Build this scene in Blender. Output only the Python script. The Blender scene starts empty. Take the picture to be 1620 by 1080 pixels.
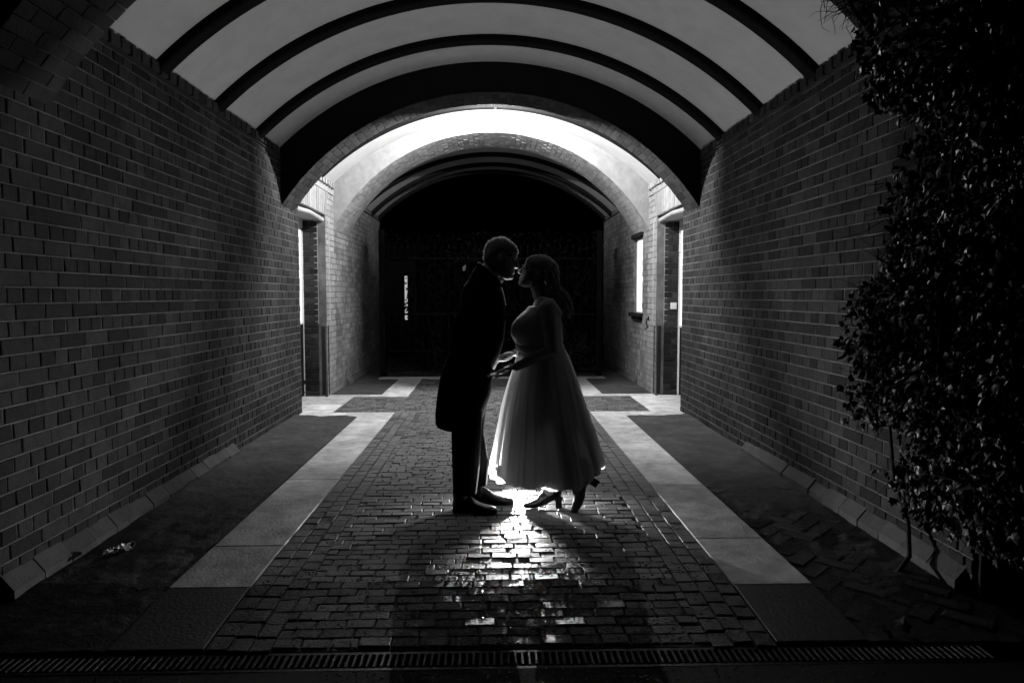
import bpy, bmesh, math, random
from mathutils import Vector, Matrix, noise, Euler

random.seed(7)
R = math.radians
sc = bpy.context.scene
col = sc.collection

# ------------------------------------------------------------------ camera, sky, exposure
CAM_Z, FPX = 1.40, 1120.0
YAW, PITCH = math.atan(31 / FPX), math.atan(74 / FPX)
cd = bpy.data.cameras.new('camera')
cam = bpy.data.objects.new('camera', cd); col.objects.link(cam)
cd.sensor_width = 36.0; cd.lens = 36.0 * FPX / 1620.0
cd.clip_start = 0.05; cd.clip_end = 2000.0
cam.location = (0, 0, CAM_Z)
cam.rotation_euler = Euler((math.pi / 2 - PITCH, 0, -YAW), 'XYZ')
sc.camera = cam

world = bpy.data.worlds.new('World'); sc.world = world; world.use_nodes = True
wn = world.node_tree
for n in list(wn.nodes): wn.nodes.remove(n)
sky = wn.nodes.new('ShaderNodeTexSky'); sky.sky_type = 'NISHITA'; sky.sun_disc = False
sky.sun_elevation = R(-6); sky.sun_rotation = R(200)
hs = wn.nodes.new('ShaderNodeHueSaturation'); hs.inputs['Saturation'].default_value = 0.0
bg = wn.nodes.new('ShaderNodeBackground'); bg.inputs['Strength'].default_value = 0.002
wo = wn.nodes.new('ShaderNodeOutputWorld')
wn.links.new(sky.outputs[0], hs.inputs['Color']); wn.links.new(hs.outputs[0], bg.inputs['Color'])
wn.links.new(bg.outputs[0], wo.inputs['Surface'])

LAMP_GLOW = 140000.0       # ceiling lamp of the middle bay
FLASH_W = 165.0      # bare-bulb flash on the paving behind the couple

sc.view_settings.view_transform = 'Standard'
sc.view_settings.look = 'None'
sc.view_settings.exposure = 0.0
sc.view_settings.gamma = 1.0
sc.view_settings.use_curve_mapping = False
sc.cycles.use_denoising = True
sc.cycles.max_bounces = 8
sc.cycles.transparent_max_bounces = 12
sc.cycles.sample_clamp_indirect = 3.0
sc.cycles.caustics_reflective = False
sc.cycles.caustics_refractive = False

# ------------------------------------------------------------------ measures of the passage (metres)
WX = 2.26                      # half width between the walls
Y_ENTR, Y_ENTR2 = 3.20, 3.76   # entrance arch
Y_A1, Y_A2 = 7.74, 8.24        # arch before the lit bay
Y_D1, Y_D2 = 8.40, 9.75        # doorways
Y_B1, Y_B2 = 10.25, 11.28      # arch behind the lit bay
Y_END = 14.4
Z_SPR, Z_APX = 2.96, 3.88      # plaster vault
GATE_Y = 12.2

# ------------------------------------------------------------------ materials
MATS = {}
def mat(name, base=0.2, rough=0.8, spec=0.3, var=0.0, mott=0.0, mscale=6.0, bump=0.0, bscale=60.0,
        metal=0.0, coat=0.0, bump2=0.0, b2scale=400.0, rvar=0.0, patch=0.0):
    """grey Principled material: random tone per piece, mottling and fine relief"""
    m = bpy.data.materials.new(name); m.use_nodes = True
    nt = m.node_tree; N, L = nt.nodes, nt.links
    b = N['Principled BSDF']
    b.inputs['Roughness'].default_value = rough
    b.inputs['Specular IOR Level'].default_value = spec
    b.inputs['Metallic'].default_value = metal
    b.inputs['Coat Weight'].default_value = coat
    b.inputs['Base Color'].default_value = (base, base, base, 1)
    tc = N.new('ShaderNodeTexCoord'); geo = N.new('ShaderNodeNewGeometry'); oi = N.new('ShaderNodeObjectInfo')
    val = None
    def math_(op, a, bb, clamp=False):
        x = N.new('ShaderNodeMath'); x.operation = op; x.use_clamp = clamp
        for i, v in enumerate((a, bb)):
            if isinstance(v, (int, float)): x.inputs[i].default_value = v
            else: L.new(v, x.inputs[i])
        return x.outputs[0]
    rnd = None
    if var or rvar:
        rnd = math_('FRACT', math_('ADD', geo.outputs['Random Per Island'], oi.outputs['Random']), 0.0)
    if var:
        val = math_('MULTIPLY_ADD', rnd, 2 * var * base)
        val.node.inputs[2].default_value = base * (1 - var)
    if mott:
        nz = N.new('ShaderNodeTexNoise'); nz.inputs['Scale'].default_value = mscale; nz.inputs['Detail'].default_value = 6
        nz.inputs['Roughness'].default_value = 0.65
        L.new(geo.outputs['Position'], nz.inputs['Vector'])
        k = math_('MULTIPLY_ADD', nz.outputs['Fac'], 2 * mott * 1.6); k.node.inputs[2].default_value = 1 - mott * 1.6
        k = math_('MAXIMUM', k, 0.15)
        val = math_('MULTIPLY', val if val else base, k)
    if patch:      # broad uneven weathering
        nb = N.new('ShaderNodeTexNoise'); nb.inputs['Scale'].default_value = 1.3; nb.inputs['Detail'].default_value = 3
        L.new(geo.outputs['Position'], nb.inputs['Vector'])
        k2 = math_('MULTIPLY_ADD', nb.outputs['Fac'], 3.2 * patch); k2.node.inputs[2].default_value = 1 - 1.6 * patch
        val = math_('MULTIPLY', val if val else base, math_('MAXIMUM', k2, .2))
    if val is not None:
        cb = N.new('ShaderNodeCombineColor')
        for i in range(3): L.new(val, cb.inputs[i])
        L.new(cb.outputs[0], b.inputs['Base Color'])
    if rvar:
        rr = math_('MULTIPLY_ADD', rnd, rvar); rr.node.inputs[2].default_value = rough - rvar / 2
        nz3 = N.new('ShaderNodeTexNoise'); nz3.inputs['Scale'].default_value = 9.0
        L.new(geo.outputs['Position'], nz3.inputs['Vector'])
        rr = math_('ADD', rr, math_('MULTIPLY', math_('SUBTRACT', nz3.outputs['Fac'], 0.5), 0.5), True)
        L.new(rr, b.inputs['Roughness'])
    nrm = None
    for amt, scl in ((bump, bscale), (bump2, b2scale)):
        if not amt: continue
        nz2 = N.new('ShaderNodeTexNoise'); nz2.inputs['Scale'].default_value = scl; nz2.inputs['Detail'].default_value = 4
        L.new(geo.outputs['Position'], nz2.inputs['Vector'])
        bp = N.new('ShaderNodeBump'); bp.inputs['Strength'].default_value = 1.0; bp.inputs['Distance'].default_value = amt
        L.new(nz2.outputs['Fac'], bp.inputs['Height'])
        if nrm: L.new(nrm, bp.inputs['Normal'])
        nrm = bp.outputs[0]
    if nrm: L.new(nrm, b.inputs['Normal'])
    MATS[name] = m
    return m

def emis(name, strength):
    m = bpy.data.materials.new(name); m.use_nodes = True
    nt = m.node_tree; nt.nodes.remove(nt.nodes['Principled BSDF'])
    e = nt.nodes.new('ShaderNodeEmission'); e.inputs['Color'].default_value = (1, 1, 1, 1); e.inputs['Strength'].default_value = strength
    nt.links.new(e.outputs[0], nt.nodes['Material Output'].inputs['Surface'])
    MATS[name] = m; return m

def thin_cloth(name, base, transl, transp, sheen=0.0):
    m = bpy.data.materials.new(name); m.use_nodes = True
    nt = m.node_tree; N, L = nt.nodes, nt.links; nt.nodes.remove(N['Principled BSDF'])
    d = N.new('ShaderNodeBsdfDiffuse'); d.inputs['Color'].default_value = (base,) * 3 + (1,)
    t = N.new('ShaderNodeBsdfTranslucent'); t.inputs['Color'].default_value = (base,) * 3 + (1,)
    p = N.new('ShaderNodeBsdfTransparent')
    a = N.new('ShaderNodeMixShader'); a.inputs[0].default_value = transl
    L.new(d.outputs[0], a.inputs[1]); L.new(t.outputs[0], a.inputs[2])
    c = N.new('ShaderNodeMixShader'); c.inputs[0].default_value = transp
    L.new(a.outputs[0], c.inputs[1]); L.new(p.outputs[0], c.inputs[2])
    L.new(c.outputs[0], N['Material Output'].inputs['Surface'])
    MATS[name] = m; return m

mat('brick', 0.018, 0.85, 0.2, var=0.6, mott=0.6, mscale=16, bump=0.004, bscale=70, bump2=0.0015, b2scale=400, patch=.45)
mat('mortar', 0.105, 0.95, 0.1, mott=0.6, mscale=7, bump=0.006, bscale=90, patch=.6)
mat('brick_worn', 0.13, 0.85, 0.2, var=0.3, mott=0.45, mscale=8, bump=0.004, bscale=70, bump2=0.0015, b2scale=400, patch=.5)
mat('near_black', 0.010, 0.95, 0.03, mott=0.3, mscale=5, bump=0.002, bscale=90)  # near-black base; on the front arch it carries the shade of the face
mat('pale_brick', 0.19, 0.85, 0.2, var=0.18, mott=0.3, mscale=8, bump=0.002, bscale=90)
mat('plinth', 0.055, 0.85, 0.2, var=0.25, mott=0.4, mscale=8, bump=0.004, bscale=60)
mat('stone', 0.25, 0.85, 0.2, var=0.08, mott=0.25, mscale=10, bump=0.002, bscale=90)
mat('plaster', 0.35, 0.95, 0.1, mott=0.12, mscale=4, bump=0.0015, bscale=120)
mat('timber', 0.005, 0.8, 0.05, mott=0.3, mscale=20, bump=0.001, bscale=60)
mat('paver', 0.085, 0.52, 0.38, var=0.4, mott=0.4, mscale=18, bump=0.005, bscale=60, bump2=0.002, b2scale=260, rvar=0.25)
mat('paver_wet_shade', 0.008, 0.50, 0.25, var=0.5, mott=0.4, mscale=18, bump=0.007, bscale=60, bump2=0.003, b2scale=220, rvar=0.25)  # wet paving; the foreground's fall-off to dark is put into its colour
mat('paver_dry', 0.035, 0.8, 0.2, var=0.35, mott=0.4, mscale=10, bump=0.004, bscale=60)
mat('slab', 0.43, 0.8, 0.25, var=0.2, mott=0.6, mscale=6, bump=0.004, bscale=60, bump2=0.0012, b2scale=250, patch=.3)
mat('slab_wet_shade', 0.012, 0.5, 0.4, var=0.1, mott=0.4, mscale=7, bump=0.004, bscale=60)  # wet stone, with the shade of the entrance end in its base colour
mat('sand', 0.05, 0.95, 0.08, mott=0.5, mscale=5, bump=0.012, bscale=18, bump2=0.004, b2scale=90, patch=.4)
mat('sand_wet_shade', 0.006, 0.75, 0.2, mott=0.5, mscale=5, bump=0.012, bscale=18, bump2=0.004, b2scale=90)  # damp sand, darkened further to paint the dim foreground
mat('joint_dirt', 0.018, 0.7, 0.3, mott=0.3, mscale=12, bump=0.006, bscale=100)
mat('asphalt', 0.006, 0.7, 0.12, mott=0.4, mscale=30, bump=0.006, bscale=160)
mat('wet_pebble', 0.06, 0.10, 0.8, var=0.5)
mat('iron', 0.003, 0.7, 0.05, bump=0.0006, bscale=150)
mat('grate_iron', 0.002, 0.4, 0.16, bump=0.002, bscale=120)
mat('steel', 0.05, 0.45, 0.5, metal=0.3, mott=0.5, mscale=30)
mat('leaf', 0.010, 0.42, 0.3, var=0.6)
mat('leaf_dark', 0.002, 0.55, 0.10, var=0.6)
mat('pale_leaf', 0.35, 0.6, 0.3)
mat('bark', 0.02, 0.9, 0.1, mott=0.4, mscale=40, bump=0.004, bscale=80)
mat('white_paint', 0.6, 0.5, 0.3)
mat('plastic', 0.55, 0.35, 0.5)
mat('black_plastic', 0.015, 0.5, 0.3)
mat('skin', 0.32, 0.5, 0.35, bump=0.0004, bscale=300)
mat('coat_wool', 0.006, 0.95, 0.04, bump=0.0008, bscale=500)
mat('shirt', 0.7, 0.8, 0.1)
mat('shoe', 0.006, 0.35, 0.3)
mat('glasses', 0.01, 0.3, 0.5)
mat('foil', 0.95, 0.12, 0.7, metal=0.9)
mat('stocking', 0.12, 0.7, 0.2)
mat('satin', 0.65, 0.7, 0.15, bump=0.0006, bscale=400)
emis('lit_glass', 1.3)
emis('lamp_glass', LAMP_GLOW)
emis('flash_tube', 25.0)
emis('dim_glass', 0.45)
thin_cloth('tulle', 0.90, 0.75, 0.30)
thin_cloth('lining', 0.62, 0.004, 0.0)
thin_cloth('opal', 0.14, 0.5, 0.0)
thin_cloth('hair_dark', 0.5, 0.5, 0.0)
thin_cloth('hair_grey', 0.40, 0.5, 0.0)

# ------------------------------------------------------------------ mesh helpers
class MB:
    def __init__(s): s.v = []; s.f = []
    def add(s, vs, fs):
        o = len(s.v); s.v += [tuple(v) for v in vs]; s.f += [tuple(i + o for i in f) for f in fs]; return s
    def box(s, a, b):
        (x0, y0, z0), (x1, y1, z1) = a, b
        return s.add([(x0, y0, z0), (x1, y0, z0), (x1, y1, z0), (x0, y1, z0), (x0, y0, z1), (x1, y0, z1), (x1, y1, z1), (x0, y1, z1)],
                     [(0, 3, 2, 1), (4, 5, 6, 7), (0, 1, 5, 4), (1, 2, 6, 5), (2, 3, 7, 6), (3, 0, 4, 7)])
    def cbox(s, a, b, c):
        """box with chamfered edges"""
        bm = bmesh.new(); bmesh.ops.create_cube(bm, size=1)
        d = [b[i] - a[i] for i in range(3)]
        for v in bm.verts: v.co = Vector([a[i] + (v.co[i] + .5) * d[i] for i in range(3)])
        bmesh.ops.bevel(bm, geom=list(bm.edges), offset=c, segments=1, affect='EDGES', profile=.5)
        bm.verts.index_update()
        s.add([v.co[:] for v in bm.verts], [[v.index for v in f.verts] for f in bm.faces]); bm.free(); return s
    def rings(s, rings, cap=True):
        n = len(rings[0]); o = len(s.v)
        for r in rings: s.v += [tuple(p) for p in r]
        for i in range(len(rings) - 1):
            for j in range(n):
                k = (j + 1) % n
                s.f.append((o + i * n + j, o + i * n + k, o + (i + 1) * n + k, o + (i + 1) * n + j))
        if cap:
            s.f.append(tuple(o + j for j in reversed(range(n))))
            s.f.append(tuple(o + (len(rings) - 1) * n + j for j in range(n)))
        return s
    def tube(s, pts, rad, n=10, ends=True):
        pts = [Vector(p) for p in pts]
        if not hasattr(rad, '__len__'): rad = [rad] * len(pts)
        tang = []
        for i in range(len(pts)):
            a = pts[max(i - 1, 0)]; b = pts[min(i + 1, len(pts) - 1)]
            tang.append((b - a).normalized())
        ref = Vector((0, 0, 1)) if abs(tang[0].z) < .9 else Vector((1, 0, 0))
        u = tang[0].cross(ref).normalized()
        rr = []
        def ring(c, t, u, r):
            w = t.cross(u)
            return [c + (u * math.cos(2 * math.pi * k / n) + w * math.sin(2 * math.pi * k / n)) * r for k in range(n)]
        for i, p in enumerate(pts):
            t = tang[i]; u = (u - t * u.dot(t)).normalized()
            if i == 0 and ends:
                for a in (75, 45, 20): rr.append(ring(p - t * rad[0] * math.sin(R(a)), t, u, rad[0] * math.cos(R(a))))
            rr.append(ring(p, t, u, rad[i]))
            if i == len(pts) - 1 and ends:
                for a in (20, 45, 75): rr.append(ring(p + t * rad[i] * math.sin(R(a)), t, u, rad[i] * math.cos(R(a))))
        return s.rings(rr)
    def ell(s, c, r, m=None, n=14, k=8):
        rr = []
        for i in range(1, k):
            a = math.pi * i / k
            rg = []
            for j in range(n):
                t = 2 * math.pi * j / n
                v = Vector((r[0] * math.sin(a) * math.cos(t), r[1] * math.sin(a) * math.sin(t), -r[2] * math.cos(a)))
                if m: v = m @ v
                rg.append(Vector(c) + v)
            rr.append(rg)
        return s.rings(rr)
    def mesh(s, name):
        me = bpy.data.meshes.new(name); me.from_pydata(s.v, [], s.f); me.update(); return me

def link(name, data, m=None, parent=None, mw=None, smooth=False):
    o = bpy.data.objects.new(name, data); col.objects.link(o)
    if data is not None and m is not None and len(data.materials) == 0: data.materials.append(MATS[m])
    if smooth:
        for p in data.polygons: p.use_smooth = True
    mw = mw or Matrix.Identity(4)
    if parent is not None:
        o.parent = parent
        par = parent
        off = Vector((0, 0, 0))
        while par is not None: off += par.location; par = par.parent
        mw = Matrix.Translation(-off) @ mw
    o.matrix_basis = mw
    return o
def build(name, mb, m, parent=None, smooth=False):
    return link(name, mb.mesh(name), m, parent, None, smooth)
def thing(name, label, cat, loc=(0, 0, 0), group=None):
    o = bpy.data.objects.new(name, None); col.objects.link(o); o.location = loc; o.empty_display_size = .1
    return tag(o, label, cat, group)
def tag(o, label=None, cat=None, group=None, kind=None):
    if label: o['label'] = label
    if cat: o['category'] = cat
    if group: o['group'] = group
    if kind: o['kind'] = kind
    return o

def fuse(name, mb, m, parent=None, voxel=.006, smooth=3, fac=.5):
    """overlapping solids melted into one continuous skin"""
    me = mb.mesh(name + '_src'); o = bpy.data.objects.new('tmp', me); col.objects.link(o)
    r = o.modifiers.new('r', 'REMESH'); r.mode = 'VOXEL'; r.voxel_size = voxel; r.adaptivity = 0
    if smooth:
        q = o.modifiers.new('s', 'SMOOTH'); q.iterations = smooth; q.factor = fac
    dg = bpy.context.evaluated_depsgraph_get(); dg.update()
    out = bpy.data.meshes.new_from_object(o.evaluated_get(dg)); out.name = name
    bpy.data.objects.remove(o); bpy.data.meshes.remove(me)
    out.materials.clear()
    return link(name, out, m, parent, None, True)

def screen(p):
    """size order only: distance and place of a point as the camera sees it (for choosing which pieces are single parts)"""
    v = Vector(p) - cam.location
    f = Vector((math.sin(YAW) * math.cos(PITCH), math.cos(YAW) * math.cos(PITCH), -math.sin(PITCH)))
    r = Vector((math.cos(YAW), -math.sin(YAW), 0)); u = r.cross(f); d = v.dot(f)
    return 810 + FPX * v.dot(r) / d, 540 - FPX * v.dot(u) / d, d

# ------------------------------------------------------------------ bricks
def brick_data(L_, H_, D_, c=.004, jit=.0015):
    """x = outward, y = length, z = height; front face chamfered, no back face"""
    j = lambda: random.uniform(-jit, jit)
    a, b = L_ / 2, H_ / 2
    v = [(0, -a, -b), (0, a, -b), (0, a, b), (0, -a, b)]
    v += [(D_ - c + j(), y, z) for (y, z) in ((-a, -b), (a, -b), (a, b), (-a, b))]
    v += [(D_ + j(), y + j(), z + j()) for (y, z) in ((-a + c, -b + c), (a - c, -b + c), (a - c, b - c), (-a + c, b - c))]
    f = []
    for o in (0, 4):
        for k in range(4): f.append((o + k, o + (k + 1) % 4, o + 4 + (k + 1) % 4, o + 4 + k))
    f.append((8, 9, 10, 11))
    return v, f
_bm = {}
def brick_mesh(L_, H_, D_, m, c):
    key = (round(L_, 3), round(H_, 3), round(D_, 3), m, random.randint(0, 3))
    if key not in _bm:
        v, f = brick_data(L_, H_, D_, c); me = bpy.data.meshes.new('brick'); me.from_pydata(v, [], f); me.update()
        me.materials.append(MATS[m]); _bm[key] = me
    return _bm[key]
def frame(pos, n, l):
    n = Vector(n).normalized(); l = Vector(l).normalized(); t = n.cross(l)
    M = Matrix((n, l, t)).transposed().to_4x4(); M.translation = Vector(pos); return M

def lay(bricks, parent, name, m, keep, c=.004, rest='brickwork', maxn=300):
    """bricks: list of (pos, normal, length direction, L, H, D); the largest in view single, the others one mass"""
    scored = []
    for b in bricks:
        x, y, d = screen(b[0]); vis = -40 < x < 1660 and -40 < y < 1120
        facing = abs((Vector(b[0]) - cam.location).normalized().dot(Vector(b[1])))
        scored.append(((b[3] * b[4] * facing / d ** 2) if (vis and keep(b)) else -1, b))
    scored.sort(key=lambda t: -t[0])
    mass = {}
    for i, (s, b) in enumerate(scored):
        pos, n, l, L_, H_, D_ = b
        M = frame(pos, n, l) @ Euler((random.gauss(0, .004), random.gauss(0, .012), random.gauss(0, .008))).to_matrix().to_4x4()
        mm = m(b) if callable(m) else m
        if i < maxn and s > 0:
            link(name, brick_mesh(L_, H_, D_, mm, c), None, parent, M)
        else:
            v, f = brick_data(L_, H_, D_, c); mass.setdefault(mm, MB()).add([M @ Vector(q) for q in v], f)
    for mm, mb_ in mass.items():
        o = build(rest, mb_, mm, parent); o['kind'] = 'stuff'

CO, JT = .080, .008          # course height, joint
def bond(y0, y1, z0, z1, x, nx, hole=None, phase=0):
    out = []; k = 0; z = z0
    while z < z1 - .02:
        h = min(CO, z1 - z) - JT
        step = .228 if k % 2 == phase else .114
        y = y0 - (0 if k % 2 == phase else .057) - (.114 if (k // 2) % 2 else 0)
        while y < y1:
            a, b = max(y, y0), min(y + step - JT, y1)
            y += step
            if b - a < .03: continue
            zc = z + h / 2
            a += random.uniform(-.0025, .0025) if a > y0 + .01 else 0; b += random.uniform(-.0025, .0025) if b < y1 - .01 else 0
            segs = [(a, b)]
            if hole and hole[2] - .02 < zc < hole[3] + .02:
                segs = []
                if a < hole[0]: segs.append((a, min(b, hole[0])))
                if b > hole[1]: segs.append((max(a, hole[1]), b))
            for (p, q) in segs:
                if q - p < .03: continue
                L_ = round((q - p) / .004) * .004
                out.append(((x, (p + q) / 2, zc), (nx, 0, 0), (0, 1 * nx, 0), L_, h - random.choice((0, 0, .001, .002)), .0065 + random.uniform(-.0022, .0022)))
        z += CO; k += 1
    return out

# ------------------------------------------------------------------ ground and paving
def ground_z(y):
    return -max(0.0, 3.38 - y) * .045

gb = MB(); gb.add([(-300, -200, -.10), (300, -200, -.10), (300, 600, -.10), (-300, 600, -.10)], [(0, 1, 2, 3)])
tag(build('ground', gb, 'asphalt'), kind='structure')

# bedding of the passage floor, falling away to the drain at the entrance
def sheet(x0, x1, y0, y1, nx, ny, zf):
    b = MB()
    for j in range(ny + 1):
        for i in range(nx + 1):
            x = x0 + (x1 - x0) * i / nx; y = y0 + (y1 - y0) * j / ny
            b.v.append((x, y, zf(x, y)))
    for j in range(ny):
        for i in range(nx):
            a = j * (nx + 1) + i; b.f.append((a, a + 1, a + nx + 2, a + nx + 1))
    return b
bed = sheet(-2.7, 2.7, 2.79, 16.0, 24, 140, lambda x, y: -.008 + ground_z(y))
paving = tag(build('pavement', bed, 'joint_dirt'), kind='structure')

UP = (0, 0, 1)
def tilt_n(y=9):
    return (random.gauss(0, .012), random.gauss(0, .018) - (.045 if y < 3.38 else 0), 1)
pavers = []
PL, PD, PJ = .128, .074, .0055
def rows(x0, x1, y0, y1, depth=PD, length=PL, ph=0):
    y = y0; k = ph
    while y < y1 - .03:
        x = x0 - (.064 if k % 2 else 0) - random.uniform(0, .02)
        while x < x1:
            L0 = length + random.uniform(-.012, .012)
            a, b = max(x, x0), min(x + L0 - PJ, x1); x += L0
            if b - a > .03:
                yc = y + depth / 2 + random.uniform(-.002, .002)
                pavers.append((((a + b) / 2, yc, -.010 + ground_z(yc)), tilt_n(yc), (1, 0, 0), round(b - a, 2), depth - PJ, .012 + random.uniform(-.003, .003)))
        y += depth; k += 1
IN = 1.16; CW = .088; ED = .115
rows(-IN + 3 * CW, IN - 3 * CW, 2.80, 8.38)
rows(-1.90, 1.90, 8.38, 9.68)
rows(-IN, IN, 9.68, 11.72)
for s in (-1, 1):
    for c in range(3):
        xc = s * (IN - CW * (c + .5)); y = 2.80 + random.uniform(-.05, 0)
        while y < 8.36:
            L0 = ED + random.uniform(-.006, .006)
            yc = y + L0 / 2
            pavers.append(((xc, yc, -.010 + ground_z(yc)), tilt_n(yc), (0, 1, 0), round(L0 - PJ, 2), CW - PJ, .012 + random.uniform(-.002, .002)))
            y += L0
lay(pavers, paving, 'paver', lambda b: 'paver_wet_shade' if b[0][1] < 3.42 + .12 * noise.noise(Vector(b[0]) * 3) else 'paver', lambda b: b[0][1] > 3.0, c=.004, rest='paver_field')

# stone borders
def slab(x0, x1, y0, y1, m='slab', zt=.006):
    b = MB()
    zc = lambda y: ground_z(y)
    bm = bmesh.new(); bmesh.ops.create_cube(bm, size=1)
    for v in bm.verts:
        yy = y0 + (v.co.y + .5) * (y1 - y0)
        v.co = Vector((x0 + (v.co.x + .5) * (x1 - x0), yy, (zt if v.co.z > 0 else -.05) + zc(yy)))
    bmesh.ops.bevel(bm, geom=[e for e in bm.edges if all(v.co.z > -.04 + zc(v.co.y) for v in e.verts)], offset=.004, segments=2, affect='EDGES', profile=.5)
    bm.verts.index_update()
    b.add([v.co[:] for v in bm.verts], [[v.index for v in f.verts] for f in bm.faces]); bm.free()
    return build('flagstone', b, m, paving)
G_ = .006
for s, joints in ((-1, [2.79, 3.34, 3.90, 5.32, 6.70, 8.10]), (1, [2.79, 3.31, 3.95, 5.10, 6.55, 8.10])):
    for a, b in zip(joints, joints[1:]):
        x0, x1 = sorted((s * (IN + .004), s * 1.55))
        slab(x0, x1, a + G_ / 2, b - G_ / 2, 'slab_wet_shade' if b < 3.4 else 'slab')
    def sl(x0, x1, y0, y1):
        a, b = sorted((s * x0, s * x1)); slab(a, b, y0, y1)
    sl(IN + .004, 1.72, 8.10 + G_ / 2, 8.38); sl(1.726, 2.27, 8.10 + G_ / 2, 8.38)
    sl(1.906, 2.30, 8.386, 9.02); sl(1.906, 2.30, 9.026, 9.676); sl(2.304, 2.62, 8.402, 9.745)
    sl(IN + .004, 1.72, 9.684, 9.88); sl(1.726, 2.262, 9.684, 9.88)
    sl(IN + .004, 1.55, 9.886, 10.9); sl(IN + .004, 1.55, 10.906, 11.72)
for a, b in ((-1.9, -.7), (-.694, .5), (.506, 1.9)): slab(a, b, 11.73, 12.02)

# side strips: old bricks laid slantwise under drifted sand
for s in (-1, 1):
    good = []
    d1 = Vector((math.cos(R(45)), math.sin(R(45)), 0)); d2 = Vector((-math.sin(R(45)), math.cos(R(45)), 0))
    B = .105; o = Vector((s * 1.9, 5.6, 0))
    for i in range(-40, 41):
        for j in range(-40, 41):
            q = (i - j) % 4
            if q == 0: c, l = o + d1 * (i + 1) * B + d2 * (j + .5) * B, d1
            elif q == 3: c, l = o + d1 * (i + .5) * B + d2 * (j + 1) * B, d2
            else: continue
            if 1.64 < s * c.x < 2.18 and 2.95 < c.y < 8.0:
                good.append(((c.x, c.y, -.018 + ground_z(c.y)), (random.gauss(0, .02), random.gauss(0, .02) - (.045 if c.y < 3.38 else 0), 1), l, .198, B - .012, .019 + random.uniform(-.005, .004)))
    lay(good, paving, 'brick_paver', lambda b: 'paver_wet_shade' if b[0][1] < 3.4 else 'paver_dry', lambda b: True, c=.008)
    def zf(x, y, s=s):
        far = min(1, max(0, (y - 4.2) / 1.5))
        edge = min(1, max(0, (abs(x) - 1.56) / .05))
        n1 = noise.noise(Vector((x * 3, y * 1.6, 2))) * .010 + noise.noise(Vector((x * 9, y * 7, 5))) * .007 + noise.noise(Vector((x * 24, y * 18, 9))) * .004
        wall = max(0, (abs(x) - 2.0) / .26) * .012
        return ground_z(y) + (.007 if s < 0 else -.001) + far * .009 + n1 + wall * far - .004 * (1 - edge)
    x0, x1 = sorted((s * 1.552, s * 2.262))
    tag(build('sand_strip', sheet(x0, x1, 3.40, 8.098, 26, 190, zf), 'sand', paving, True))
    tag(build('sand_strip', sheet(x0, x1, 2.79, 3.3999, 26, 26, zf), 'sand_wet_shade', paving, True))
    tag(build('sand_strip', sheet(*sorted((s * 1.552, s * 2.262)), 9.884, 14.4, 12, 60,
        lambda x, y: .001 + noise.noise(Vector((x * 5, y * 3, 7))) * .006), 'sand', paving, True))
tag(build('sand_strip', sheet(-1.9, 1.9, 12.03, 15.9, 30, 30, lambda x, y: .0 + noise.noise(Vector((x * 4, y * 3, 3))) * .01), 'joint_dirt', paving, True))

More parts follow.
